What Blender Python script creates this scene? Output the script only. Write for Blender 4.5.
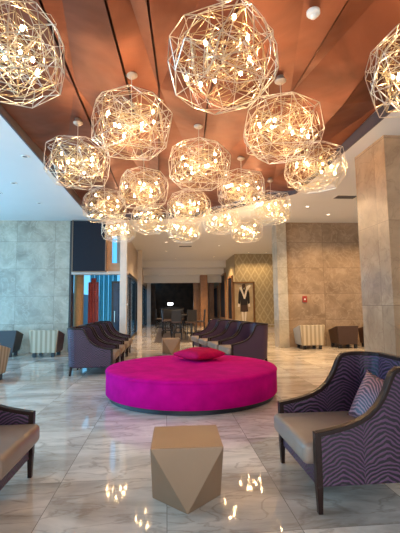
import bpy, bmesh, math, random
from mathutils import Vector, Matrix
R = math.radians
for o in list(bpy.data.objects): bpy.data.objects.remove(o)
S = bpy.context.scene
C = S.collection
rnd = random.Random(7)

# ------------------------------------------------------------ camera, sky, large lights, exposure
cd = bpy.data.cameras.new('camera'); cam = bpy.data.objects.new('camera', cd); C.objects.link(cam)
cd.sensor_fit = 'VERTICAL'; cd.sensor_height = 36.0; cd.lens = 391.2 * 36 / 533
cd.clip_start = .05; cd.clip_end = 300
p_, y_, r_ = R(5.57), R(4.958), R(.65)
F = Vector((math.sin(y_)*math.cos(p_), math.cos(y_)*math.cos(p_), math.sin(p_)))
R0 = Vector((math.cos(y_), -math.sin(y_), 0)); U0 = R0.cross(F)
RR = R0*math.cos(r_) - U0*math.sin(r_); UU = R0*math.sin(r_) + U0*math.cos(r_)
M = Matrix((RR, UU, -F)).transposed().to_4x4(); M.translation = Vector((0, 0, 1.5))
cam.matrix_world = M
S.camera = cam

w = bpy.data.worlds.new('sky'); S.world = w; w.use_nodes = True
bg = w.node_tree.nodes['Background']; bg.inputs['Color'].default_value = (.16, .58, 1.0, 1); bg.inputs['Strength'].default_value = 1.15

def area(name, loc, rot, sx, sy, power, col):
    d = bpy.data.lights.new(name, 'AREA'); d.shape = 'RECTANGLE'; d.size = sx; d.size_y = sy
    d.energy = power; d.color = col
    o = bpy.data.objects.new(name, d); C.objects.link(o); o.location = loc; o.rotation_euler = rot
    return o
# daylight entering through the tall windows of the left side wall; warm fill light added behind the camera
area('window_daylight', (-8.35, 5.5, 2.1), (0, R(-97), 0), 3.6, 13, 760, (.26, .66, 1.0))
area('entrance_fill', (0, -5.35, 2.1), (R(97), 0, 0), 11, 3.4, 380, (1.0, .90, .78))
S.view_settings.view_transform = 'Standard'; S.view_settings.look = 'None'
S.view_settings.gamma = 1; S.view_settings.use_curve_mapping = False
S.view_settings.exposure = .36

# ------------------------------------------------------------ helpers
def tag(o, label=None, cat=None, group=None, kind=None):
    if label: o['label'] = label
    if cat: o['category'] = cat
    if group: o['group'] = group
    if kind: o['kind'] = kind
    return o
def empty(name, loc=(0,0,0), rz=0):
    o = bpy.data.objects.new(name, None); C.objects.link(o); o.location = loc; o.rotation_euler = (0,0,rz)
    o.empty_display_size = .1
    return o
def link(name, me, mat, parent=None, smooth=False):
    o = bpy.data.objects.new(name, me); C.objects.link(o)
    if mat: me.materials.append(mat)
    if parent: o.parent = parent
    if smooth:
        for f in me.polygons: f.use_smooth = True
    return o
def copy_tree(o, parent=None):
    c = o.copy(); C.objects.link(c)
    if parent: c.parent = parent
    for ch in [x for x in list(bpy.data.objects) if x.parent == o]: copy_tree(ch, c)
    return c

class MB:
    def __init__(s): s.bm = bmesh.new()
    def box(s, x0, x1, y0, y1, z0, z1, top=None):
        """box; top=(dx,dy) grows the top outward"""
        dx, dy = top or (0, 0)
        v = [s.bm.verts.new(c) for c in ((x0,y0,z0),(x1,y0,z0),(x1,y1,z0),(x0,y1,z0),
             (x0-dx,y0-dy,z1),(x1+dx,y0-dy,z1),(x1+dx,y1+dy,z1),(x0-dx,y1+dy,z1))]
        for f in ((3,2,1,0),(4,5,6,7),(0,1,5,4),(1,2,6,5),(2,3,7,6),(3,0,4,7)): s.bm.faces.new([v[i] for i in f])
        return s
    def rod(s, a, b, r, n=6, r2=None, caps=True):
        a = Vector(a); b = Vector(b); d = (b-a)
        if d.length < 1e-6: return s
        d.normalize(); u = d.orthogonal().normalized(); v = d.cross(u); r2 = r if r2 is None else r2
        A = [s.bm.verts.new(a + (u*math.cos(t)+v*math.sin(t))*r) for t in [2*math.pi*i/n for i in range(n)]]
        B = [s.bm.verts.new(b + (u*math.cos(t)+v*math.sin(t))*r2) for t in [2*math.pi*i/n for i in range(n)]]
        for i in range(n): s.bm.faces.new((A[i], A[(i+1)%n], B[(i+1)%n], B[i]))
        if caps: s.bm.faces.new(A[::-1]); s.bm.faces.new(B)
        return s
    def lathe(s, prof, n=48, c=(0,0)):
        rings = []
        for r, z in prof:
            if r < 1e-5: rings.append([s.bm.verts.new((c[0], c[1], z))])
            else: rings.append([s.bm.verts.new((c[0]+r*math.cos(2*math.pi*i/n), c[1]+r*math.sin(2*math.pi*i/n), z)) for i in range(n)])
        for A, B in zip(rings, rings[1:]):
            for i in range(n):
                j = (i+1) % n
                if len(A) == 1 and len(B) == 1: continue
                if len(A) == 1: s.bm.faces.new((A[0], B[i], B[j]))
                elif len(B) == 1: s.bm.faces.new((A[i], A[j], B[0]))
                else: s.bm.faces.new((A[i], A[j], B[j], B[i]))
        return s
    def prism(s, pts, axis, a, b):
        """polygon of 2D points pushed along an axis from a to b ('x': (y,z), 'y': (x,z), 'z': (x,y))"""
        def P(p, t): return {'x': (t, p[0], p[1]), 'y': (p[0], t, p[1]), 'z': (p[0], p[1], t)}[axis]
        A = [s.bm.verts.new(P(p, a)) for p in pts]; B = [s.bm.verts.new(P(p, b)) for p in pts]
        n = len(pts)
        s.bm.faces.new(A); s.bm.faces.new(B[::-1])
        for i in range(n): s.bm.faces.new((A[i], B[i], B[(i+1)%n], A[(i+1)%n]))
        return s
    def sweep(s, path, halfw, halfh):
        """rectangular section swept along a path lying mostly in plan; section axes: side (horizontal) and up"""
        rings = []
        n = len(path); path = [Vector(p) for p in path]
        for i, p in enumerate(path):
            t = (path[min(i+1, n-1)] - path[max(i-1, 0)]).normalized()
            th = Vector((t.x, t.y, 0))
            if th.length < .25 and i: th = lastth
            th = th.normalized(); lastth = th
            side = Vector((th.y, -th.x, 0)); up = side.cross(t).normalized()
            if up.z < 0 and abs(up.z) > .01: up = -up
            rings.append([s.bm.verts.new(p + side*halfw*a + up*halfh*b) for a, b in ((-1,-1),(1,-1),(1,1),(-1,1))])
        for A, B in zip(rings, rings[1:]):
            for i in range(4): s.bm.faces.new((A[i], A[(i+1)%4], B[(i+1)%4], B[i]))
        s.bm.faces.new(rings[0][::-1]); s.bm.faces.new(rings[-1])
        return s
    def done(s, name, mat, parent=None, smooth=False, bevel=0, seg=2, sub=0):
        bmesh.ops.recalc_face_normals(s.bm, faces=s.bm.faces)
        me = bpy.data.meshes.new(name); s.bm.to_mesh(me); s.bm.free()
        o = link(name, me, mat, parent, smooth)
        if bevel:
            m = o.modifiers.new('bevel', 'BEVEL'); m.width = bevel; m.segments = seg; m.limit_method = 'ANGLE'; m.angle_limit = R(40)
        if sub:
            m = o.modifiers.new('sub', 'SUBSURF'); m.levels = sub; m.render_levels = sub
        return o

# ------------------------------------------------------------ materials
def new(name):
    m = bpy.data.materials.new(name); m.use_nodes = True
    n = m.node_tree.nodes; l = m.node_tree.links; b = n['Principled BSDF']
    return m, n, l, b
def rgb(c): return (c[0], c[1], c[2], 1)
def plain(name, col, rough=.5, metal=0, spec=.5, noise=.0, sheen=0, coat=0, bump=0, scale=30):
    m, n, l, b = new(name)
    b.inputs['Roughness'].default_value = rough; b.inputs['Metallic'].default_value = metal
    b.inputs['Specular IOR Level'].default_value = spec
    b.inputs['Sheen Weight'].default_value = sheen; b.inputs['Coat Weight'].default_value = coat
    tc = n.new('ShaderNodeTexCoord'); nz = n.new('ShaderNodeTexNoise'); nz.inputs['Scale'].default_value = scale; nz.inputs['Detail'].default_value = 4
    l.new(tc.outputs['Object'], nz.inputs['Vector'])
    rp = n.new('ShaderNodeValToRGB'); l.new(nz.outputs['Fac'], rp.inputs['Fac'])
    k = noise or .06
    rp.color_ramp.elements[0].position = .3; rp.color_ramp.elements[1].position = .7
    rp.color_ramp.elements[0].color = rgb([c*(1-k) for c in col]); rp.color_ramp.elements[1].color = rgb([min(1, c*(1+k)) for c in col])
    l.new(rp.outputs['Color'], b.inputs['Base Color'])
    if bump:
        bp = n.new('ShaderNodeBump'); bp.inputs['Strength'].default_value = bump; bp.inputs['Distance'].default_value = .01
        l.new(nz.outputs['Fac'], bp.inputs['Height']); l.new(bp.outputs['Normal'], b.inputs['Normal'])
    return m
def emit(name, col, strength):
    m, n, l, b = new(name); b.inputs['Base Color'].default_value = rgb(col)
    b.inputs['Emission Color'].default_value = rgb(col); b.inputs['Emission Strength'].default_value = strength
    return m

def marble(name, dark, light, vein, tile=(0.8, 0.8), plane='xy', rough=.08, vscale=1.1, veinw=.05, joint=.55, jw=.004, offset=0.0, tilevar=.12, bump=.0, stretch=(1,1,1), dist=.5, veins=.4):
    m, n, l, b = new(name)
    tc = n.new('ShaderNodeTexCoord')
    sep = n.new('ShaderNodeSeparateXYZ'); l.new(tc.outputs['Object'], sep.inputs[0])
    cmb = n.new('ShaderNodeCombineXYZ')
    ax = {'xy': ('X','Y'), 'xz': ('X','Z'), 'yz': ('Y','Z')}[plane]
    l.new(sep.outputs[ax[0]], cmb.inputs['X']); l.new(sep.outputs[ax[1]], cmb.inputs['Y'])
    br = n.new('ShaderNodeTexBrick'); l.new(cmb.outputs[0], br.inputs['Vector'])
    br.offset = offset; br.inputs['Scale'].default_value = 1; br.inputs['Brick Width'].default_value = tile[0]; br.inputs['Row Height'].default_value = tile[1]
    br.inputs['Mortar Size'].default_value = jw; br.inputs['Mortar Smooth'].default_value = .1; br.inputs['Bias'].default_value = 0
    br.inputs['Color1'].default_value = (0,0,0,1); br.inputs['Color2'].default_value = (1,1,1,1); br.inputs['Mortar'].default_value = (.5,.5,.5,1)
    # every slab cut from another place of the stone: shift the vein pattern by the slab's value
    add = n.new('ShaderNodeVectorMath'); add.operation = 'MULTIPLY_ADD'
    l.new(br.outputs['Color'], add.inputs[0]); add.inputs[1].default_value = (7, 5, 3)
    st = n.new('ShaderNodeVectorMath'); st.operation = 'MULTIPLY'; l.new(tc.outputs['Object'], st.inputs[0]); st.inputs[1].default_value = stretch
    l.new(st.outputs[0], add.inputs[2])
    n1 = n.new('ShaderNodeTexNoise'); n1.inputs['Scale'].default_value = vscale; n1.inputs['Detail'].default_value = 9; n1.inputs['Roughness'].default_value = .62; n1.inputs['Distortion'].default_value = dist
    l.new(add.outputs[0], n1.inputs['Vector'])
    rp = n.new('ShaderNodeValToRGB'); l.new(n1.outputs['Fac'], rp.inputs['Fac'])
    e = rp.color_ramp.elements; e[0].position = .32; e[0].color = rgb(dark); e[1].position = .66; e[1].color = rgb(light)
    n2 = n.new('ShaderNodeTexNoise'); n2.inputs['Scale'].default_value = vscale*1.9; n2.inputs['Detail'].default_value = 7; n2.inputs['Distortion'].default_value = dist*1.5
    l.new(add.outputs[0], n2.inputs['Vector'])
    sb = n.new('ShaderNodeMath'); sb.operation = 'SUBTRACT'; l.new(n2.outputs['Fac'], sb.inputs[0]); sb.inputs[1].default_value = .5
    ab = n.new('ShaderNodeMath'); ab.operation = 'ABSOLUTE'; l.new(sb.outputs[0], ab.inputs[0])
    mr = n.new('ShaderNodeMapRange'); l.new(ab.outputs[0], mr.inputs[0]); mr.inputs[1].default_value = 0; mr.inputs[2].default_value = veinw; mr.inputs[3].default_value = veins; mr.inputs[4].default_value = 0
    mx = n.new('ShaderNodeMix'); mx.data_type = 'RGBA'; l.new(mr.outputs[0], mx.inputs[0]); l.new(rp.outputs[0], mx.inputs[6]); mx.inputs[7].default_value = rgb(vein)
    # slab tone
    tr = n.new('ShaderNodeMapRange'); l.new(br.outputs['Color'], tr.inputs[0]); tr.inputs[3].default_value = 1-tilevar; tr.inputs[4].default_value = 1+tilevar
    mt = n.new('ShaderNodeVectorMath'); mt.operation = 'SCALE'; l.new(mx.outputs[2], mt.inputs[0]); l.new(tr.outputs[0], mt.inputs['Scale'])
    mj = n.new('ShaderNodeMix'); mj.data_type = 'RGBA'; l.new(br.outputs['Fac'], mj.inputs[0]); l.new(mt.outputs[0], mj.inputs[6]); mj.inputs[7].default_value = rgb([c*joint for c in dark])
    l.new(mj.outputs[2], b.inputs['Base Color'])
    b.inputs['Roughness'].default_value = rough
    if bump:
        bp = n.new('ShaderNodeBump'); bp.inputs['Strength'].default_value = bump; bp.inputs['Distance'].default_value = .02
        n3 = n.new('ShaderNodeTexNoise'); n3.inputs['Scale'].default_value = 1.6; l.new(tc.outputs['Object'], n3.inputs['Vector'])
        l.new(n3.outputs['Fac'], bp.inputs['Height']); l.new(bp.outputs['Normal'], b.inputs['Normal'])
    return m

def zebra(name, base, line, k=75, rough=.6, up='Z'):
    """cut velvet: narrow branching stripes fanning out from vertical seams"""
    m, n, l, b = new(name)
    tc = n.new('ShaderNodeTexCoord'); sep = n.new('ShaderNodeSeparateXYZ'); l.new(tc.outputs['Object'], sep.inputs[0])
    def mth(op, a, b_=None, c=None):
        q = n.new('ShaderNodeMath'); q.operation = op
        for i, v in enumerate((a, b_, c)):
            if v is None: continue
            if isinstance(v, (int, float)): q.inputs[i].default_value = v
            else: l.new(v, q.inputs[i])
        return q.outputs[0]
    u = mth('ADD', sep.outputs['X'], sep.outputs['Y']) if up == 'Z' else sep.outputs['Y']
    nz = n.new('ShaderNodeTexNoise'); nz.inputs['Scale'].default_value = 5; nz.inputs['Detail'].default_value = 3; l.new(tc.outputs['Object'], nz.inputs['Vector'])
    pp = mth('PINGPONG', mth('ADD', u, .07), .17)
    arch = mth('POWER', mth('MULTIPLY', pp, 5.9), .6)
    v = mth('MULTIPLY_ADD', sep.outputs[up], k, mth('MULTIPLY', arch, -9))
    v = mth('MULTIPLY_ADD', nz.outputs['Fac'], 11, v)
    s = mth('SINE', mth('MULTIPLY', v, 2.2))
    mr = n.new('ShaderNodeMapRange'); l.new(s, mr.inputs[0]); mr.inputs[1].default_value = -.1; mr.inputs[2].default_value = .5
    mx = n.new('ShaderNodeMix'); mx.data_type = 'RGBA'; l.new(mr.outputs[0], mx.inputs[0]); mx.inputs[6].default_value = rgb(line); mx.inputs[7].default_value = rgb(base)
    l.new(mx.outputs[2], b.inputs['Base Color'])
    rg = n.new('ShaderNodeMapRange'); l.new(mr.outputs[0], rg.inputs[0]); rg.inputs[3].default_value = .32; rg.inputs[4].default_value = rough
    l.new(rg.outputs[0], b.inputs['Roughness'])
    bp = n.new('ShaderNodeBump'); bp.inputs['Strength'].default_value = .5; bp.inputs['Distance'].default_value = .004
    l.new(mr.outputs[0], bp.inputs['Height']); l.new(bp.outputs['Normal'], b.inputs['Normal'])
    b.inputs['Sheen Weight'].default_value = .05
    b.inputs['Sheen Tint'].default_value = rgb((.7, .5, .8))
    return m

def striped(name, a, b_, width=.05):
    m, n, l, b = new(name)
    tc = n.new('ShaderNodeTexCoord'); wv = n.new('ShaderNodeTexWave'); wv.wave_type = 'BANDS'; wv.bands_direction = 'DIAGONAL'
    mp = n.new('ShaderNodeMapping'); mp.inputs['Scale'].default_value = (1, 1, 0); l.new(tc.outputs['Object'], mp.inputs[0]); l.new(mp.outputs[0], wv.inputs[0])
    wv.inputs['Scale'].default_value = .314/width*1.0; wv.inputs['Distortion'].default_value = .0
    rp = n.new('ShaderNodeValToRGB'); rp.color_ramp.elements[0].position = .35; rp.color_ramp.elements[1].position = .6
    rp.color_ramp.elements[0].color = rgb(a); rp.color_ramp.elements[1].color = rgb(b_)
    l.new(wv.outputs['Fac'], rp.inputs[0]); l.new(rp.outputs[0], b.inputs['Base Color']); b.inputs['Roughness'].default_value = .7
    return m

def copper():
    m, n, l, b = new('brushed_copper')
    tc = n.new('ShaderNodeTexCoord')
    nz = n.new('ShaderNodeTexNoise'); nz.inputs['Scale'].default_value = .9; nz.inputs['Detail'].default_value = 5; nz.inputs['Distortion'].default_value = .8
    l.new(tc.outputs['Object'], nz.inputs['Vector'])
    rp = n.new('ShaderNodeValToRGB'); l.new(nz.outputs['Fac'], rp.inputs[0])
    rp.color_ramp.elements[0].position = .3; rp.color_ramp.elements[1].position = .72
    rp.color_ramp.elements[0].color = (.13, .036, .016, 1); rp.color_ramp.elements[1].color = (.33, .105, .05, 1)
    l.new(rp.outputs[0], b.inputs['Base Color'])
    b.inputs['Metallic'].default_value = .6; b.inputs['Roughness'].default_value = .40
    n2 = n.new('ShaderNodeTexNoise'); n2.inputs['Scale'].default_value = 1.7; l.new(tc.outputs['Object'], n2.inputs['Vector'])
    bp = n.new('ShaderNodeBump'); bp.inputs['Strength'].default_value = .35; bp.inputs['Distance'].default_value = .08
    l.new(n2.outputs['Fac'], bp.inputs['Height']); l.new(bp.outputs['Normal'], b.inputs['Normal'])
    return m

def wallpaper_mat():
    m, n, l, b = new('gold_diamond_wallpaper')
    tc = n.new('ShaderNodeTexCoord'); sep = n.new('ShaderNodeSeparateXYZ'); l.new(tc.outputs['Object'], sep.inputs[0])
    def mth(op, a, b_=None):
        q = n.new('ShaderNodeMath'); q.operation = op
        for i, v in enumerate((a, b_)):
            if v is None: continue
            if isinstance(v, (int, float)): q.inputs[i].default_value = v
            else: l.new(v, q.inputs[i])
        return q.outputs[0]
    h = mth('ADD', sep.outputs['X'], sep.outputs['Y'])
    a = mth('PINGPONG', mth('ADD', mth('MULTIPLY', h, 1/.46), mth('MULTIPLY', sep.outputs['Z'], 1/.78)), .5)
    c = mth('PINGPONG', mth('SUBTRACT', mth('MULTIPLY', h, 1/.46), mth('MULTIPLY', sep.outputs['Z'], 1/.78)), .5)
    mn = mth('MINIMUM', a, c)
    mr = n.new('ShaderNodeMapRange'); l.new(mn, mr.inputs[0]); mr.inputs[1].default_value = .05; mr.inputs[2].default_value = .1
    dot = mth('GREATER_THAN', mth('ADD', a, c), .82)
    fc = mth('SUBTRACT', mr.outputs[0], mth('MULTIPLY', dot, .7))
    mx = n.new('ShaderNodeMix'); mx.data_type = 'RGBA'; l.new(fc, mx.inputs[0])
    mx.inputs[6].default_value = (.50, .42, .26, 1); mx.inputs[7].default_value = (.37, .295, .165, 1)
    l.new(mx.outputs[2], b.inputs['Base Color']); b.inputs['Roughness'].default_value = .45
    return m

M = {}
M['floor'] = marble('polished_marble_floor', (.36,.315,.27), (.84,.77,.69), (.30,.235,.18), tile=(.9,.9), rough=.05, vscale=.9, veinw=.03, joint=.75, jw=.003, tilevar=.13, bump=.02, stretch=(.9,2.3,1), dist=.6, veins=.5)
M['greystone'] = marble('grey_green_marble_slabs', (.28,.245,.185), (.53,.475,.375), (.60,.54,.43), tile=(1.25,.92), plane='xz', rough=.28, vscale=1.5, veinw=.03, joint=.65, jw=.004, tilevar=.09)
M['brownstone'] = marble('brown_marble_slabs', (.21,.14,.085), (.40,.285,.185), (.46,.35,.24), tile=(1.4,.92), plane='xz', rough=.25, vscale=1.5, veinw=.035, joint=.6, jw=.004, tilevar=.1)
M['columnstone'] = marble('pale_column_marble', (.31,.19,.11), (.50,.325,.19), (.24,.15,.09), tile=(1.1,1.45), plane='yz', rough=.25, vscale=1.6, veinw=.03, veins=.35, joint=.7, jw=.004, tilevar=.08)
M['ceil'] = plain('white_ceiling_paint', (.72,.72,.71), .75, noise=.01, scale=2)
M['fascia'] = plain('dark_bronze_fascia', (.085,.08,.095), .4, metal=.3)
M['copper'] = copper()
M['coppergap'] = plain('dark_copper_seam', (.10,.04,.025), .6)
M['panel'] = plain('charcoal_screen', (.012,.015,.024), .5, spec=.15)
M['bronze'] = plain('bronze_trim', (.22,.14,.09), .35, metal=.5)
M['darktrim'] = plain('dark_trim', (.03,.025,.025), .4)
M['whitepost'] = plain('cream_stone_post', (.66,.58,.50), .3, noise=.05, scale=5)
M['palepanel'] = plain('pale_panel', (.60,.52,.46), .5, noise=.04, scale=2)
M['wood'] = plain('pale_wood_band', (.50,.28,.15), .5, noise=.15, scale=4)
M['darkwood'] = plain('dark_walnut', (.022,.010,.008), .3, spec=.22, noise=.25, scale=14)
M['brownwood'] = plain('brown_wood_cladding', (.30,.15,.07), .4, noise=.2, scale=3)
M['zebra'] = zebra('purple_tiger_velvet', (.105,.043,.094), (.010,.005,.012), k=84)
M['zebrapink'] = zebra('mauve_tiger_velvet', (.34,.15,.17), (.05,.018,.03), k=95, up='X')
M['taupe'] = plain('taupe_leather', (.27,.195,.15), .38, noise=.06, scale=6, bump=.05)
M['magenta'] = plain('magenta_velvet', (.56,.002,.20), .9, noise=.14, scale=5, sheen=0, spec=.06)
M['pinkvelvet'] = plain('crimson_pink_velvet', (.45,.003,.07), .8, noise=.16, scale=12, spec=.1)
M['plinth'] = plain('black_plinth', (.012,.012,.018), .4)
M['stool'] = plain('bronze_lacquer', (.31,.20,.125), .34, metal=.35, noise=.05, scale=3)
M['stripe'] = striped('beige_striped_fabric', (.33,.27,.19), (.52,.45,.33), .07)
M['darkbrown'] = plain('dark_brown_leather', (.055,.028,.02), .4, noise=.15)
M['greyfab'] = plain('grey_fabric', (.38,.38,.36), .75)
M['charfab'] = plain('charcoal_fabric', (.05,.055,.065), .6)
M['wire'] = plain('champagne_wire', (.80,.75,.66), .28, metal=.85)
M['canopy'] = plain('beige_canopy_metal', (.42,.34,.27), .4, metal=.3)
M['brass'] = plain('brass_wire', (.68, .54, .33), .3, metal=.9)
M['bulb'] = emit('warm_bulb_glow', (1.0, .66, .34), 230)
M['white'] = plain('white_plastic', (.8,.78,.74), .4)
M['downl'] = emit('downlight_lens', (1.0, .86, .66), 5)
M['vent'] = plain('dark_vent', (.10,.10,.10), .6)
M['red'] = plain('red_alarm', (.30,.03,.02), .5)
M['bluecurt'] = plain('blue_sheer_curtain', (.16,.62,.85), .8, noise=.12, scale=3)
cm = M['bluecurt']; cn = cm.node_tree.nodes; cl = cm.node_tree.links; tl = cn.new('ShaderNodeBsdfTranslucent'); tl.inputs['Color'].default_value = (.45,.95,1,1); ms = cn.new('ShaderNodeMixShader')
cl.new(cn['Principled BSDF'].outputs[0], ms.inputs[1]); cl.new(tl.outputs[0], ms.inputs[2]); cl.new(ms.outputs[0], cn['Material Output'].inputs['Surface'])
M['bluedoor'] = plain('navy_door', (.015,.05,.11), .35, noise=.4, scale=3)
M['reddrape'] = plain('red_drape', (.42,.07,.055), .6, noise=.2, scale=4)
M['amberlit'] = plain('amber_lit_column', (.62,.33,.13), .5, noise=.1)  # warm light falling on the column, put into its base colour
M['black'] = plain('black_lacquer', (.012,.011,.012), .35)
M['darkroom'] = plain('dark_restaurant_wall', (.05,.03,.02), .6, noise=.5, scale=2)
M['carpet'] = plain('dark_carpet', (.05,.035,.028), .95, noise=.3, scale=12)
M['gold'] = plain('gold_frame', (.20,.10,.04), .4, metal=.3)
M['print'] = plain('print_backing', (.40,.31,.19), .6, noise=.25, scale=2.5)
M['skin'] = plain('pale_print_ink', (.72,.66,.56), .6)
M['wallpaper'] = wallpaper_mat()
M['seatgrey'] = plain('silver_seat_leather', (.42,.38,.36), .35)
g, n, l, b = new('window_glass'); b.inputs['Base Color'].default_value = (.75,.9,1,1); b.inputs['Roughness'].default_value = .02; b.inputs['Transmission Weight'].default_value = 1; b.inputs['IOR'].default_value = 1.02
M['glass'] = g

# ------------------------------------------------------------ the room
def struct(name, mb, mat, parent=None, bevel=0):
    o = mb.done(name, mat, parent, bevel=bevel)
    if not parent: o['kind'] = 'structure'
    return o
WY = 13.5; CZ = 4.4
struct('floor', MB().box(-9, 9.5, -5.6, 46, -.12, 0), M['floor'])
# white ceiling: ring around the copper recess (recess x -2.5..3.44)
cz = MB()
cz.box(-9, -2.5, -5.6, WY+.3, CZ, CZ+.4); cz.box(3.44, 9.5, -5.6, 46, CZ, CZ+.4)
cz.prism([(-2.5, 13.2), (-.9, 13.3), (1.1, 12.75), (3.44, 9.9), (3.44, 46), (-1.72, 46), (-1.72, WY+.3), (-2.5, WY+.3)], 'z', CZ, CZ+.4)
cz.box(-2.5, 3.44, -5.6, -2.4, CZ, CZ+.4)
struct('ceiling', cz, M['ceil'])
RC = [(-2.5, -2.4), (3.44, -2.4), (3.44, 9.9), (1.1, 12.75), (-.9, 13.3), (-2.5, 13.2)]
fa = MB()
for i in range(len(RC)):
    a = Vector(RC[i]+(0,)); c = Vector(RC[(i+1) % len(RC)]+(0,)); d = (c-a).normalized(); nn = Vector((-d.y, d.x, 0))*.03
    fa.prism([(a.x, a.y), (c.x, c.y), (c.x+nn.x, c.y+nn.y), (a.x+nn.x, a.y+nn.y)], 'z', CZ-.004, CZ+.2)
struct('trim_1', fa, M['fascia'])
# folded copper panels on the recess soffit
struct('trim_2', MB().box(-2.55, 3.5, -2.5, 13.4, CZ+.3, CZ+.38), M['coppergap'])
cp = bmesh.new()
def inside(x, y):
    c = False
    for i in range(len(RC)):
        (x1, y1), (x2, y2) = RC[i], RC[(i+1) % len(RC)]
        if (y1 > y) != (y2 > y) and x < (x2-x1)*(y-y1)/(y2-y1)+x1: c = not c
    return c
rc = random.Random(3)
edges = [-2.47, -1.35, -.62, -.2, .75, 1.75, 2.55, 3.41]
def zfold(i, k): return CZ + .10 + (0.14 if (i + k) % 2 else 0.0) + rc.uniform(-.01, .02)
NY = 4; ys = [-2.4 + 15.7*k/NY for k in range(NY+1)]
zz = {(i, k): zfold(i, k) for i in range(len(edges)) for k in range(NY+2)}
xx = {(i, k): edges[i] + (rc.uniform(-.16, .16) if 0 < i < len(edges)-1 else 0) for i in range(len(edges)) for k in range(NY+2)}
for i in range(len(edges)-1):
    for k in range(NY):
        g_ = .012
        P = [Vector((xx[i,k]+g_, ys[k], zz[i,k])), Vector((xx[i+1,k]-g_, ys[k], zz[i+1,k]-.02)), Vector((xx[i+1,k+1]-g_, ys[k+1], zz[i+1,k+1]-.02)), Vector((xx[i,k+1]+g_, ys[k+1], zz[i,k+1]))]
        v = [cp.verts.new(p) for p in P]
        tri = [(0,1,2),(0,2,3)] if (i+k) % 2 else [(0,1,3),(1,2,3)]
        for t in tri:
            f = cp.faces.new([v[q] for q in t])
# thickness
bmesh.ops.recalc_face_normals(cp, faces=cp.faces)
me = bpy.data.meshes.new('copper_soffit'); cp.to_mesh(me); cp.free()
o = link('ceiling_copper_panels', me, M['copper']); o['kind'] = 'structure'
md = o.modifiers.new('solid', 'SOLIDIFY'); md.thickness = .01; md.offset = 0

# walls
gw = MB(); gw.box(-9, -3.25, WY, WY+.3, 0, CZ)
struct('wall_back', gw, M['greystone'])
struct('wall_right', MB().box(4.24, 9.5, WY, WY+.3, 0, CZ), M['brownstone'])
struct('trim_3', MB().box(3.89, 4.24, WY-.1, WY+.5, 0, CZ), M['greystone'])       # grey pilaster at the wall's end
struct('trim_4', MB().box(-3.25, -3.18, WY-.05, WY+.3, 0, CZ), M['darktrim'])
struct('wall_far_right', MB().box(9.3, 9.5, -5.6, 46, 0, CZ), M['brownstone'])
# side wall of the left with tall windows, front wall behind the camera with glazed entrance
lw = MB()
lw.box(-8.3, -8.1, -5.6, -1.2, 0, CZ); lw.box(-8.3, -8.1, 12.2, WY, 0, CZ); lw.box(-8.3, -8.1, -1.2, 12.2, 4.05, CZ); lw.box(-8.3, -8.1, -1.2, 12.2, 0, .12)
for k in range(6): lw.box(-8.3, -8.1, -1.2+2.23*k-.05, -1.2+2.23*k+.05, .12, 4.05)
struct('wall_left', lw, M['palepanel'])
fw = MB(); fw.box(-9, -6, -5.3, -5.1, 0, CZ); fw.box(6, 9.5, -5.3, -5.1, 0, CZ); fw.box(-6, 6, -5.3, -5.1, 4.0, CZ)
for k in range(7): fw.box(-6.05+2*k, -5.95+2*k, -5.3, -5.1, 0, 4.0)
struct('wall_front', fw, M['palepanel'])

# square marble column on the right
col = MB().box(3.77, 4.95, 6.25, 7.3, 0, CZ)
o = col.done('marble_column', M['columnstone'])
tag(o, 'big square pale marble column behind the large armchair at right', 'column')

# ---- recess below and beside the charcoal screen
GX0, GX1 = -3.18, -1.5
rec = MB(); rec.box(GX0, GX1+.2, WY+.02, WY+.28, 4.35, CZ)
rec.box(GX0, GX1+.2, WY-.05, WY+.28, 2.56, 2.66)
struct('trim_5', rec, M['palepanel'])
struct('trim_6', MB().box(-2.12, -1.5, WY+.02, WY+.2, 2.66, 2.95), M['wood'])
wn = empty('window_1', (0,0,0)); wn['kind'] = 'structure'
MB().box(-2.12, -1.5, WY+.05, WY+.15, 3.9, 4.35).box(-2.12, -1.86, WY+.05, WY+.15, 2.95, 3.9).done('window_frame', M['wood'], wn)
MB().box(-1.86, -1.5, WY+.1, WY+.11, 2.95, 3.9).done('window_pane', M['glass'], wn)
s = MB().box(-3.13, -2.05, WY-.16, WY-.04, 2.66, 4.37).done('screen', M['panel'], bevel=.01)
o = empty('hanging_screen', (-2.5, WY-.1, 2.66)); tag(o, 'large charcoal black screen hung high beside the grey marble wall', 'screen')
s.parent = o; s.matrix_parent_inverse = Matrix.Translation(-Vector(o.location))
fr = MB(); fr.box(-3.155, -3.125, WY-.17, WY-.03, 2.64, 4.39); fr.box(-2.055, -2.025, WY-.17, WY-.03, 2.64, 4.39); fr.box(-3.125, -2.055, WY-.17, WY-.03, 2.635, 2.66)
fr = fr.done('screen_frame', M['bronze']); fr.parent = o; fr.matrix_parent_inverse = Matrix.Translation(-Vector(o.location))

# glazing line of the corridor's left side, running away from us
XG = -1.62
hd = MB(); hd.box(XG-.1, XG+.05, WY+.3, 38, 2.85, CZ)
struct('wall_corridor_left', hd, M['palepanel'])
struct('trim_7', MB().box(XG-.02, XG+.09, WY+.3, 38, 2.74, 2.85), M['darktrim'])
gl = MB().box(XG-.03, XG-.02, WY+.3, 38, 0, 2.74)
wn = empty('window_2', (0,0,0)); wn['kind'] = 'structure'
gl.done('window_pane', M['glass'], wn)
ml = MB()
for yy in (15.6, 18, 21, 24, 27, 30, 33, 36): ml.box(XG-.07, XG+.02, yy-.04, yy+.04, 0, 2.74)
ml.box(XG-.07, XG+.02, WY+.3, 38, 0, .1)
ml.done('window_mullion', M['darktrim'], wn)
def post(x0, x1, yy, dy, label, z1=CZ):
    o = MB().box(x0, x1, yy, yy+dy, 0, z1).done('stone_post', M['whitepost'], bevel=.01)
    tag(o, label, 'post')
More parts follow.
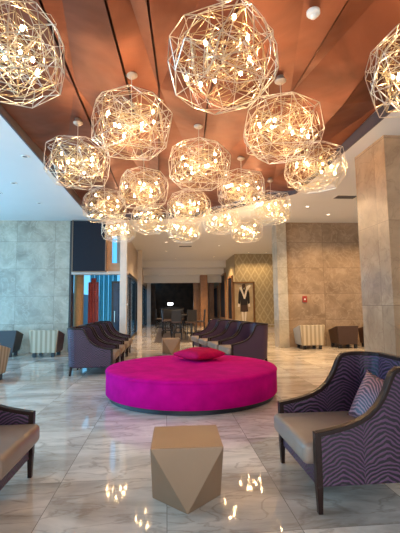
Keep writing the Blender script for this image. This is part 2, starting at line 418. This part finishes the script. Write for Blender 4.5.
post(-1.56, -1.33, WY-.15, .25, 'tall cream post nearest us, just right of the charcoal screen')
post(-1.50, -1.27, 20.6, .25, 'second cream post along the corridor glazing')
post(-1.5, -1.2, 30.5, .3, 'farthest cream post, at left of the dark restaurant opening')
# outdoors behind the recess: blue curtains, amber-lit column, red drape, navy doors
for k in range(6):
    x0 = -2.85 + k*.17
    pts = []
    cu = MB()
    zc = 2.9
    N = 6
    for q in range(N):
        a = x0 + .155*q/N; c = x0 + .155*(q+1)/N
        ya = WY+1.5 + .03*math.sin(q*2.1); yc = WY+1.5+.03*math.sin((q+1)*2.1)
        cu.prism([(a, ya), (c, yc), (c, yc+.01), (a, ya+.01)], 'z', .02, zc)
    o = cu.done('sheer_curtain', M['bluecurt'])
    words = ['leftmost', 'second from left', 'third from left', 'fourth from left', 'fifth from left', 'rightmost']
    tag(o, 'blue sheer curtain strip under the screen, '+words[k], 'curtain', 'blue curtain strips behind the recess')
tag(MB().lathe([(0, 0), (.17, 0), (.17, 4.0), (0, 4.0)], 24, (-3.14, WY+.95)).done('amber_lit_column', M['amberlit'], smooth=False), 'round amber lit column under the left end of the screen', 'column')
dr = MB()
N = 14
for q in range(N):
    a = -2.80 + .36*q/N; c = -2.80 + .36*(q+1)/N
    ya = WY+.9+.04*math.sin(q*1.5); yc = WY+.9+.04*math.sin((q+1)*1.5)
    dr.prism([(a, ya), (c, yc), (c, yc+.02), (a, ya+.02)], 'z', 0, 2.5 if 3 < q < 11 else 2.35)
tag(dr.done('red_drape', M['reddrape']), 'tall red drape standing among the blue curtains', 'drape')
dn = empty('glazed_door', (-1.75, WY+1.2, 0)); tag(dn, 'navy blue glazed door left of the nearest cream post', 'door')
MB().box(-.20, .25, 0, .06, .02, 2.32).done('door_leaf', M['bluedoor'], dn)
MB().box(-.26, -.20, -.02, .08, 0, 2.4).box(-.2, .25, -.02, .08, 2.32, 2.4).done('door_frame', M['darktrim'], dn)
MB().rod((-.14, -.05, .9), (-.14, -.05, 1.3), .012).done('door_handle', M['wire'], dn)
# street wall outdoors, behind the corridor glass
struct('wall_street', MB().box(-6.6, -6.4, 16.5, 40, 0, 2.4), M['bluedoor'])

# corridor's right side
YW = 22.25; XR = 3.95
struct('wall_corridor_front', MB().box(XR, 9.3, YW, YW+.2, 0, CZ), M['wallpaper'])
struct('wall_corridor_right', MB().box(XR, XR+.2, YW+.2, 40, 0, CZ), M['wallpaper'])
struct('baseboard_right', MB().box(XR-.03, 9.3, YW-.04, YW, 0, .16).box(XR-.04, XR, YW, 40, 0, .16).box(XR-.02, 9.3, YW-.03, YW, .30, .34), M['palepanel'])
# far end
bulk = MB(); bulk.box(-1.6, XR, 27.5, 27.8, 3.05, CZ); bulk.box(-1.6, XR, 26.6, 27.5, 3.55, CZ); bulk.box(-1.6, XR, 25.6, 26.6, 3.95, CZ)
struct('trim_8', bulk, M['ceil'])
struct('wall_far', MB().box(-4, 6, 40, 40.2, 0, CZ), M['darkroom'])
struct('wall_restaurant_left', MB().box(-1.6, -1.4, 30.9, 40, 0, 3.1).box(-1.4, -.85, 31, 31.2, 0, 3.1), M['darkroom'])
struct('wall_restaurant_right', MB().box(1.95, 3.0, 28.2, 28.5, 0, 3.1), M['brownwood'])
o = MB().box(2.35, 2.85, 27, 27.5, 0, 3.55).done('wood_pillar', M['brownwood'], bevel=.02); tag(o, 'brown wood clad pillar at the far end left of the long mirrors', 'pillar')
o = MB().box(3.2, 3.6, 29.5, 29.9, 0, 3.4).done('wood_pillar', M['brownwood'], bevel=.02); tag(o, 'narrow far brown pillar beside the corridor side wall', 'pillar')
rug = MB().box(-.5, 1.05, 15.9, 27, -.005, .006).done('carpet_runner', M['carpet']); tag(rug, 'dark brown carpet under the high tables in the corridor', 'rug')

# ------------------------------------------------------------ ceiling lights, vents, detector, alarm
def downlight(x, y, label, lit=True, power=0, col=(1,.8,.55)):
    t = empty('ceiling_light', (x, y, CZ)); tag(t, label, 'ceiling light', 'recessed downlights in the white ceiling')
    MB().lathe([(.045, -.002), (.075, -.002), (.08, -.012), (.05, -.014), (.045, -.002)], 20).done('light_ring', M['white'], t, smooth=True)
    MB().lathe([(0, -.006), (.046, -.006), (.046, -.002), (0, -.002)], 16).done('light_lens', M['downl'] if lit else M['vent'], t)
    if power:
        d = bpy.data.lights.new('spot', 'SPOT'); d.energy = power; d.color = col; d.spot_size = R(130); d.spot_blend = .6; d.shadow_soft_size = .08
        s_ = bpy.data.objects.new('light_beam', d); C.objects.link(s_); s_.location = (0, 0, -.03); s_.parent = t
warm = (1, .66, .34)
for x, y, lb, lit, pw in [
    (-2.72, 7.6, 'dark ceiling downlight close beside the edge of the copper recess', False, 0),
    (-3.57, 9.31, 'downlight in the blue lit ceiling, nearer the copper recess', False, 0),
    (-3.56, 11.14, 'downlight in the left ceiling closest to the grey marble wall', False, 0),
    (-4.25, 10.17, 'small dark downlight at the left edge of the ceiling', False, 0),
    (4.23, 11.2, 'lit downlight before the brown marble wall near the corner pilaster', True, 330),
    (5.3, 12.2, 'lit downlight close above the brown marble wall', True, 200),
    (6.9, 12.2, 'lit downlight above the dark tub chairs at right', True, 200),
    (6.4, 9.5, 'downlight in the right ceiling behind the marble column', True, 510),
    (3.0, 15.5, 'corridor downlight nearest the corner pilaster', True, 510),
    (2.6, 19.0, 'corridor downlight in front of the framed print', True, 510),
    (4.6, 21.4, 'wall washer downlight above the framed print', True, 110),
    (5.6, 21.4, 'wall washer downlight above the right part of the gold wallpaper', True, 110),
    (0.0, 15.2, 'first of the corridor downlights over the high tables', True, 330),
    (0.0, 18.0, 'second of the corridor downlights over the high tables', True, 330),
    (0.0, 21.0, 'third of the corridor downlights over the high tables', True, 130),
    (0.6, 24.5, 'farthest corridor downlight before the dark restaurant', True, 510),
    (2.9, 23.6, 'corridor downlight beside the long wall mirrors', True, 450)]:
    downlight(x, y, lb, lit, pw, warm)
def vent(x, y, sx, sy, label):
    t = empty('air_vent', (x, y, CZ)); tag(t, label, 'vent')
    MB().box(-sx, sx, -sy, sy, -.012, 0).done('vent_frame', M['white'], t)
    m_ = MB()
    for k in range(7):
        yy = -sy*.82 + 1.64*sy*k/6
        m_.box(-sx*.88, sx*.88, yy-sy*.07, yy+sy*.07, -.02, -.012)
    m_.done('vent_slat', M['vent'], t)
vent(.45, 16.9, .35, .18, 'dark slotted air vent in the corridor ceiling, nearer one')
vent(.95, 19.2, .35, .18, 'dark slotted air vent in the corridor ceiling, farther one')
vent(4.9, 10.1, .32, .16, 'air vent in the ceiling left of the marble column')
dt = empty('smoke_detector', (1.55, 3.72, CZ+.13)); tag(dt, 'white smoke detector on the copper ceiling at top right', 'smoke detector')
MB().lathe([(0, .03), (.07, .03), (.07, 0), (.062, -.012), (.045, -.02), (0, -.02)], 28).done('detector_base', M['white'], dt, smooth=True)
MB().lathe([(.034, -.02), (.034, -.04), (.022, -.05), (0, -.05)], 20).done('detector_head', M['white'], dt, smooth=True)
al = empty('fire_alarm', (4.86, WY, 1.66)); tag(al, 'small red fire alarm box on the brown marble wall', 'alarm')
MB().box(-.08, .08, -.05, 0, -.12, .10).done('alarm_box', M['red'], al, bevel=.01)
MB().box(-.025, .025, -.056, -.05, -.04, .01).done('alarm_plate', M['white'], al)

# ------------------------------------------------------------ chandeliers
def cage_mesh(seed):
    rd = random.Random(seed); mb = MB(); m2 = MB()
    A, Hh = .50, .375
    def shell(nr, s_, jit):
        pts = []
        for i in range(nr):
            z = 1 - 2*(i+.5)/nr; t = i*2.39996 + rd.uniform(-.25, .25)
            r = math.sqrt(1-z*z)
            # squarish in plan and in section: superellipsoid
            d = Vector((r*math.cos(t), r*math.sin(t), z))
            q = (abs(d.x)**2.6+abs(d.y)**2.6)**(4.5/2.6) + abs(d.z)**4.5
            d = d / (q**(1/4.5))
            pts.append(Vector((d.x*A*s_, d.y*A*s_, d.z*Hh*s_)) * (1+rd.uniform(-jit, jit*.3)))
        return pts
    def hull_edges(pts):
        b_ = bmesh.new(); vs = [b_.verts.new(p) for p in pts]
        bmesh.ops.convex_hull(b_, input=vs)
        bmesh.ops.dissolve_limit(b_, angle_limit=R(9), verts=b_.verts, edges=b_.edges)
        out = [(e.verts[0].co.copy(), e.verts[1].co.copy()) for e in b_.edges]; b_.free(); return out
    outer = shell(58, 1, .055)
    for a, c in hull_edges(outer): mb.rod(a, c, .0044, 4, caps=False)
    mid = shell(34, .86, .16)
    for a, c in hull_edges(shell(44, .68, .2)): m2.rod(a, c, .0025, 4, caps=False)
    out2 = shell(50, .95, .1)
    for a, c in hull_edges(out2):
        if rd.random() < .45: mb.rod(a, c, .003, 4, caps=False)
    for a, c in hull_edges(mid): m2.rod(a, c, .003, 4, caps=False)
    for q in range(90):
        a = rd.choice(outer); c = rd.choice(mid)
        if (a-c).length < .6: (mb if q % 2 else m2).rod(a, c, .003, 4, caps=False)
    inn = shell(14, .42, .15)
    for a, c in hull_edges(inn): m2.rod(a, c, .0028, 4, caps=False)
    for q in range(30):
        m2.rod(rd.choice(inn), rd.choice(mid), .0028, 4, caps=False)
    return mb, m2
protos = []
def make_chandelier(seed):
    t = empty('wire_chandelier', (0, 0, 0)); tag(t, 'x', 'chandelier', 'wire cage chandeliers hanging under the copper ceiling')
    mb, m2 = cage_mesh(seed)
    mb.done('wire_cage', M['wire'], t)
    m2.done('inner_wires', M['brass'], t)
    MB().lathe([(0, .81), (.05, .81), (.05, .70), (.078, .70), (.078, .685), (.05, .66), (.012, .655), (0, .655)], 24).done('canopy', M['canopy'], t, smooth=True)
    MB().rod((0, 0, 0), (0, 0, .67), .006, 8).done('suspension_rod', M['wire'], t)
    hb = MB(); hb.lathe([(0, .03), (.018, .03), (.02, 0), (.018, -.03), (0, -.03)], 16)
    rd = random.Random(seed+50)
    spots = []
    for k in range(8):
        a = 2*math.pi*k/8 + rd.uniform(-.3, .3); rr_ = rd.uniform(.22, .40); z = rd.uniform(-.2, .2)
        spots.append(Vector((rr_*math.cos(a), rr_*math.sin(a), z)))
        hb.rod((0, 0, z*.2), spots[-1], .004, 5)
    hb.done('lamp_hub', M['wire'], t)
    for p in spots:
        b_ = MB()
        b_.lathe([(0, .024), (.010, .02), (.015, .007), (.015, -.007), (.010, -.02), (0, -.024)], 10)
        for v in b_.bm.verts: v.co += p
        b_.done('bulb', M['bulb'], t, smooth=True)
    return t
protos = [make_chandelier(s_) for s_ in (11, 23, 37)]
rows = ['frontmost row', 'second row', 'third row', 'fourth row', 'fifth row', 'sixth row', 'rearmost row']
cols5 = ['at far left', None, 'in the middle', None, 'at far right']
cnt = 0
nused = [False]*3
for r in range(7):
    for c in range(5):
        if (r+c) % 2: continue
        i = cnt % 3
        t = protos[i] if not nused[i] else copy_tree(protos[i])
        nused[i] = True
        t.location = (-1.458+1.0077*c, 3.547+1.429*r, 3.845)
        t.rotation_euler.z = rnd.uniform(0, 6.28)
        where = {0: 'left', 2: 'middle', 4: 'right'}.get(c) if r % 2 == 0 else {1: 'left', 3: 'right'}[c]
        t['label'] = 'lit wire cage chandelier in the %s, %s one of that row' % (rows[r], where)
        cnt += 1

# ------------------------------------------------------------ round ottoman, pillow, cube tables
ot = empty('round_ottoman', (.43, 6.85, 0)); tag(ot, 'huge round magenta velvet ottoman in the middle of the lobby', 'ottoman')
MB().lathe([(0, 0), (1.38, 0), (1.38, .075), (0, .075)], 96).done('ottoman_base', M['plinth'], ot, bevel=.005)
MB().lathe([(0, .07), (1.42, .07), (1.435, .085), (1.435, .415), (1.43, .43), (0, .43)], 96).done('ottoman_side', M['magenta'], ot, smooth=True)
MB().lathe([(0, .42), (1.42, .42), (1.437, .432), (1.437, .446), (1.425, .462), (1.38, .475), (1.2, .485), (.6, .492), (0, .495)], 96).done('ottoman_cushion', M['magenta'], ot, smooth=True)
pp = MB(); ring = []
for k in range(96):
    a = 2*math.pi*k/96; c = 2*math.pi*(k+1)/96
    pp.rod((1.438*math.cos(a), 1.438*math.sin(a), .43), (1.438*math.cos(c), 1.438*math.sin(c), .43), .008, 6, caps=False)
pp.done('ottoman_piping', M['magenta'], ot, smooth=True)

def pillow_mesh(s_, h):
    mb = MB(); N = 18
    top = {}; bot = {}
    for i in range(N+1):
        for j in range(N+1):
            u = -1+2*i/N; v = -1+2*j/N
            k = 1 - .10*(1-abs(u)**2) * abs(v)**3; k2 = 1 - .10*(1-abs(v)**2)*abs(u)**3
            x = u*s_*k2; y = v*s_*k
            z = h*((1-abs(u)**2.6)*(1-abs(v)**2.6))**.55 * (1+.06*math.sin(5*u+2*v))
            top[i,j] = mb.bm.verts.new((x, y, z))
            bot[i,j] = top[i,j] if i in (0, N) or j in (0, N) else mb.bm.verts.new((x, y, -z))
    for i in range(N):
        for j in range(N):
            mb.bm.faces.new((top[i,j], top[i+1,j], top[i+1,j+1], top[i,j+1]))
            f = [bot[i,j], bot[i,j+1], bot[i+1,j+1], bot[i+1,j]]
            try: mb.bm.faces.new(f)
            except ValueError: pass
    return mb
o = pillow_mesh(.37, .105).done('throw_pillow', M['pinkvelvet'], smooth=True)
o.location = (.60, 7.3, .602); o.rotation_euler = (0, 0, R(38)); tag(o, 'plump crimson pink velvet pillow lying on the round ottoman', 'pillow')

def cube_table(x, y, rz, label):
    mb = MB(); a = .268; h = .46
    T = [mb.bm.verts.new((sx*a, sy*a, h)) for sx, sy in ((-1,-1),(1,-1),(1,1),(-1,1))]
    B = [mb.bm.verts.new(c) for c in ((0,-a,0),(a,0,0),(0,a,0),(-a,0,0))]
    mb.bm.faces.new(T); mb.bm.faces.new(B[::-1])
    for i in range(4):
        mb.bm.faces.new((T[i], B[i], T[(i+1) % 4])); mb.bm.faces.new((B[i], B[(i+1) % 4], T[(i+1) % 4]))
    o = mb.done('faceted_side_table', M['stool'], bevel=.004)
    o.location = (x, y, 0); o.rotation_euler.z = rz; tag(o, label, 'side table', 'faceted bronze side tables')
cube_table(.155, 3.235, R(-1.5), 'faceted bronze cube side table standing in front of the ottoman')
cube_table(.14, 12.4, R(3), 'small distant bronze cube side table behind the ottoman')

# ------------------------------------------------------------ armchairs (local: front is +x)
PROF = [(0,.55),(.08,.562),(.16,.578),(.25,.60),(.33,.63),(.40,.668),(.46,.72),(.51,.785),(.545,.85),(.57,.915),(.595,.97),(.63,.995),(.70,1.005),(.95,1.005)]
def ztop(d):
    for (a, za), (c, zc) in zip(PROF, PROF[1:]):
        if a <= d <= c: return za+(zc-za)*(d-a)/(c-a)
    return PROF[-1][1]
def upath():
    """U-shaped plan path of the shell, from the front left, round the back, to the front right"""
    pts = []
    ds = [0,.04,.08,.13,.18,.23,.28,.33,.37,.40,.43,.46,.49,.515,.54,.56,.58,.60,.63,.68,.74]
    hw = .455
    for d in ds: pts.append((.47-d, hw, ztop(d)))
    n_ = 7; rc_ = .18
    for k in range(1, n_+1):
        a = math.pi/2*k/n_
        pts.append((.47-.74-rc_*math.sin(a), hw-rc_+rc_*math.cos(a), 1.005+.0*k))
    for k in range(1, 8):
        pts.append((.47-.74-rc_, (hw-rc_)*(1-2*k/8), 1.005))
    left = pts[:len(ds)+n_]
    pts = pts + [(x, -y, z) for x, y, z in left[::-1]]
    return pts
def make_armchair(fabric, seat, legmat, name='armchair'):
    t = empty(name); P = upath(); n_ = len(P)
    # shell
    mb = MB(); rings = []
    for i, (x, y, z) in enumerate(P):
        a = Vector(P[max(i-1, 0)][:2]); c = Vector(P[min(i+1, n_-1)][:2]); d = (c-a).normalized(); nrm = Vector((d.y, -d.x))  # outward or inward
        th = .027; lean = .0
        o_ = Vector((x, y))
        bk = max(0, (-x-.05))*.12
        ring = []
        for side in (1, -1):
            for zz_ in ((.19, z-.012) if side == 1 else (z-.012, .19)):
                q = o_ + nrm*th*side
                # the shell leans outwards a little at the back
                q.x -= bk*(zz_/1.0)*1.2 - bk*.4
                ring.append(mb.bm.verts.new((q.x, q.y, zz_)))
        rings.append(ring)
    for A, B in zip(rings, rings[1:]):
        for i in range(4): mb.bm.faces.new((A[i], A[(i+1)%4], B[(i+1)%4], B[i]))
    mb.bm.faces.new(rings[0]); mb.bm.faces.new(rings[-1][::-1])
    mb.done('upholstered_shell', fabric, t, bevel=.008)
    # wooden rail on top
    mb = MB()
    pth = []
    for (x, y, z) in P:
        bk = max(0, (-x-.05))*.12
        pth.append((x-(bk*z*1.2-bk*.4), y, z))
    mb.sweep(pth, .031, .017)
    mb.done('wooden_rail', legmat, t, bevel=.006)
    for sy in (1, -1):
        # front leg: post rising to the arm
        m2 = MB(); m2.box(.445, .49, sy*.455-.03, sy*.455+.03, .19, .565)
        x0, x1, y0, y1 = .449, .482, sy*.455-.02, sy*.455+.02
        m2.box(x0, x1, y0, y1, 0, .19, top=(.006, .008))
        m2.done('leg', legmat, t, bevel=.004)
        m3 = MB(); v0 = (-.40, sy*.40)
        m3.prism([(-.44, 0), (-.40, 0), (-.36, .2), (-.42, .2)], 'y', sy*.41-.022, sy*.41+.022)
        m3.done('leg', legmat, t, bevel=.004)
    MB().box(-.40, .465, -.42, .42, .165, .315).done('seat_base', fabric, t, bevel=.01)
    MB().box(-.36, .56, -.42, .42, .315, .475).done('seat_cushion', seat, t, bevel=.045, seg=4, smooth=True)
    return t
ac = make_armchair(M['zebra'], M['taupe'], M['darkwood'])
ac.location = (1.56, 3.335, 0); ac.rotation_euler.z = math.pi
tag(ac, 'large purple tiger striped armchair at right, with a mauve pillow', 'armchair', 'tiger striped armchairs')
c2 = copy_tree(ac); c2.location = (-1.67, 3.28, 0); c2.rotation_euler.z = 0
c2['label'] = 'armchair cut off by the left edge, taupe seat toward the bronze table'
o = pillow_mesh(.215, .07).done('throw_pillow', M['zebrapink'], smooth=True)
o.location = (1.72, 3.20, .685); o.rotation_mode = 'QUATERNION'; o.rotation_quaternion = Vector((0, 0, 1)).rotation_difference(Vector((-.86, -.28, .42))) @ Matrix.Rotation(R(8), 3, 'Z').to_quaternion(); tag(o, 'mauve tiger striped pillow leaning inside the large right armchair', 'pillow')
lw_ = ['nearest', 'second nearest', 'third nearest', 'farthest']
proto = make_armchair(M['zebra'], M['taupe'], M['darkwood'])
for k in range(4):
    o = proto if k == 0 else copy_tree(proto)
    o.location = (-1.66+.015*k, 9.22+1.03*k, 0); o.rotation_euler.z = R(1)
    tag(o, '%s purple armchair in the row at left of the ottoman' % lw_[k], 'armchair', 'purple armchairs in the left row')
for k in range(4):
    o = copy_tree(proto)
    o.location = (1.93-.17*k, 9.75+1.02*k, 0); o.rotation_euler.z = R(180+9)
    tag(o, '%s dark plum armchair in the row at right of the ottoman' % lw_[k], 'armchair', 'dark plum armchairs in the right row')

# ------------------------------------------------------------ tub chairs near the walls (local: back faces -y toward us)
def tub(x, y, rz, back, side, seatm, label, w_=.36, h=.79, flare=.06, group='boxy tub chairs by the walls'):
    t = empty('tub_chair', (x, y, 0), rz); tag(t, label, 'tub chair', group)
    z0 = .13
    MB().prism([(-w_, z0), (w_, z0), (w_+flare, h), (-w_-flare, h)], 'y', -.36, -.26).done('backrest', back, t, bevel=.015)
    for sx in (-1, 1):
        m_ = MB(); a, c = sorted((sx*w_, sx*(w_-.09)))
        bm_ = m_.bm
        lo = [(sx*w_, -.26, z0), (sx*w_, .36, z0), (sx*(w_-.09), .36, z0), (sx*(w_-.09), -.26, z0)]
        hi = [(sx*(w_+flare), -.26, h-.005), (sx*(w_+flare), .38, h-.16), (sx*(w_+flare-.09), .38, h-.16), (sx*(w_+flare-.09), -.26, h-.005)]
        A = [bm_.verts.new(p) for p in lo]; B = [bm_.verts.new(p) for p in hi]
        bm_.faces.new(A); bm_.faces.new(B)
        for i in range(4): bm_.faces.new((A[i], A[(i+1)%4], B[(i+1)%4], B[i]))
        m_.done('armrest', side, t, bevel=.012)
    MB().box(-w_+.09, w_-.09, -.26, .36, z0, .44).done('seat_cushion', seatm, t, bevel=.03, seg=3)
    for sx in (-1, 1):
        for sy in (-1, 1):
            MB().box(sx*.27-.05, sx*.27+.05, sy*.28-.04, sy*.28+.04, 0, z0+.01).done('leg', M['black'], t, bevel=.004)
    return t
tub(-3.62, 12.45, R(-2), M['stripe'], M['darkbrown'], M['greyfab'], 'pale striped tub chair alone before the grey marble wall')
tub(-4.95, 12.6, R(4), M['charfab'], M['charfab'], M['charfab'], 'charcoal tub chair between the two striped ones at left', flare=.1)
tub(-3.74, 8.35, R(-3), M['stripe'], M['stripe'], M['darkbrown'], 'brown striped tub chair cut by the left edge of the picture', flare=.09)
tub(4.78, 12.98, R(0), M['stripe'], M['greyfab'], M['greyfab'], 'golden striped tub chair before the brown marble wall')  # grey armrests: bluish light on the beige fabric, put into the colour
tub(6.02, 13.05, R(0), M['darkbrown'], M['darkbrown'], M['darkbrown'], 'dark brown tub chair beside the golden striped one', w_=.31, h=.74, flare=.06)
tub(7.1, 12.95, R(20), M['greyfab'], M['darkbrown'], M['greyfab'], 'grey tub chair half hidden behind the marble column', w_=.34)

# ------------------------------------------------------------ high tables and bar chairs in the corridor
def high_table(x, y, label):
    t = empty('high_table', (x, y, .0085)); tag(t, label, 'table', 'high tables in the corridor')
    MB().box(-.45, .45, -.35, .35, 1.0, 1.05).done('tabletop', M['black'], t, bevel=.005)
    for sx in (-1, 1):
        for sy in (-1, 1): MB().box(sx*.4-.03, sx*.4+.03, sy*.3-.03, sy*.3+.03, 0, 1.0).done('leg', M['black'], t)
high_table(.75, 18.2, 'nearer dark high table in the corridor')
high_table(.35, 21.6, 'farther dark high table in the corridor')
def bar_chair():
    t = empty('bar_chair')
    MB().box(-.21, .21, -.21, .21, .70, .78).done('seat', M['darkbrown'], t, bevel=.015)
    MB().prism([(-.21, .78), (-.16, .78), (-.20, 1.28), (-.25, 1.28)], 'x', -.21, .21).done('backrest', M['black'], t, bevel=.01)
    for sx in (-1, 1):
        for sy in (-1, 1): MB().rod((sx*.22, sy*.22, 0), (sx*.18, sy*.18, .71), .018, 6).done('leg', M['black'], t)
    MB().box(-.2, .2, -.21, -.19, .28, .31).box(-.2, .2, .19, .21, .28, .31).box(-.21, -.19, -.2, .2, .28, .31).box(.19, .21, -.2, .2, .28, .31).done('footrest', M['black'], t)
    return t
pb = bar_chair()
for k, (x, y, rz, lb) in enumerate([
    (1.05, 16.9, 8, 'bar chair nearest us at the right of the high tables'),
    (.45, 17.3, -5, 'bar chair nearest us at the left of the high tables'),
    (1.55, 18.1, 80, 'bar chair at the right end of the nearer high table'),
    (.02, 18.9, -85, 'bar chair at the left end of the nearer high table'),
    (.05, 20.6, 5, 'bar chair in front of the farther high table'),
    (.7, 20.7, -6, 'bar chair between the two high tables'),
    (-.35, 21.6, -90, 'bar chair at the left end of the farther high table')]):
    o = pb if k == 0 else copy_tree(pb)
    o.location = (x, y, .0085 if -.8 < x < 1.3 else 0); o.rotation_euler.z = R(rz); tag(o, lb, 'bar chair', 'dark bar chairs at the high tables')
lp = empty('counter_lamp', (.35, 36, 0)); tag(lp, 'small bright lamp glowing deep in the dark restaurant', 'lamp')
MB().box(-.9, .9, 0, .6, 0, 1.3).done('counter', M['black'], lp)
MB().lathe([(0, 1.3), (.05, 1.3), (.03, 1.5), (0, 1.5)], 12).done('lamp_stem', M['black'], lp)
MB().lathe([(0, 1.5), (.22, 1.5), (.26, 1.6), (.22, 1.68), (0, 1.7)], 20).done('lamp_shade', emit('lamp_shade_glow', (.95, .97, 1), 9), lp, smooth=True)

# ------------------------------------------------------------ framed print and long mirrors
fp = empty('framed_print', (4.43, YW, 0)); tag(fp, 'gold framed print of a person in a dark jacket on gold wallpaper', 'picture')
x0, x1, z0, z1 = -.62, .62, .24, 2.78
MB().box(x0, x1, -.04, -.005, z0, z1).done('print', M['print'], fp)
f_ = MB(); t_ = .085
f_.box(x0-.02, x1+.02, -.09, -.002, z1-t_, z1); f_.box(x0-.02, x1+.02, -.09, -.002, z0, z0+t_); f_.box(x0-.02, x0+t_, -.09, -.002, z0, z1); f_.box(x1-t_, x1+.02, -.09, -.002, z0, z1)
f_.done('picture_frame', M['gold'], fp, bevel=.01)
def fig(name, polys, mat, y0=-.05):
    m_ = MB()
    for p in polys: m_.prism(p, 'y', y0, -.04)
    return m_.done(name, mat, fp)
fig('printed_jacket', [[(-.30,2.15),(-.20,2.42),(-.05,2.48),(.02,2.30),(.10,2.46),(.24,2.40),(.33,2.1),(.34,1.55),(.22,1.5),(.2,1.75),(.2,1.45),(-.2,1.45),(-.2,1.75),(-.22,1.5),(-.34,1.55)]], M['black'])
fig('printed_shorts', [[(-.2,1.45),(.2,1.45),(.24,1.08),(.03,1.05),(-.03,1.05),(-.22,1.08)]], M['darkbrown'])
fig('printed_body', [[(-.15,1.06),(-.04,1.06),(-.02,.4),(-.10,.4)],[(.04,1.06),(.15,1.06),(.08,.4),(.0,.4)],[(-.34,1.54),(-.24,1.5),(-.26,1.34),(-.36,1.36)],[(.24,1.5),(.34,1.54),(.36,1.36),(.26,1.34)]], M['skin'])
fig('printed_scarf', [[(-.26,2.45),(-.12,2.5),(.02,2.0),(.16,2.5),(.34,2.62),(.42,2.55),(.2,2.25),(.08,1.8),(.0,1.8),(-.1,2.1)]], M['skin'], -.056)
fig('printed_head', [[(-.09,2.46),(-.11,2.58),(-.04,2.66),(.06,2.66),(.11,2.58),(.09,2.46),(0,2.42)]], M['darkbrown'], -.058)
def long_mirror(y0, y1, z0, z1, lb):
    t = empty('wall_mirror', (XR, (y0+y1)/2, 0)); tag(t, lb, 'mirror', 'tall mirrors on the corridor side wall')
    h_ = (y1-y0)/2; m_ = MB()
    m_.box(-.10, 0, -h_, -h_+.12, z0, z1); m_.box(-.10, 0, h_-.12, h_, z0, z1); m_.box(-.10, 0, -h_+.12, h_-.12, z1-.12, z1); m_.box(-.10, 0, -h_+.12, h_-.12, z0, z0+.12)
    m_.done('mirror_frame', M['brownwood'], t, bevel=.01)
    MB().box(-.05, -.01, -h_+.12, h_-.12, z0+.12, z1-.12).done('mirror_glass', M['panel'], t)
long_mirror(22.9, 24.6, .5, 3.2, 'dark tall mirror nearest the wallpaper corner')
long_mirror(25.6, 28.2, .5, 3.6, 'dark tall mirror in the middle of the side wall')
long_mirror(29.5, 34, .4, 2.9, 'wide brown framed mirror farthest along the side wall')
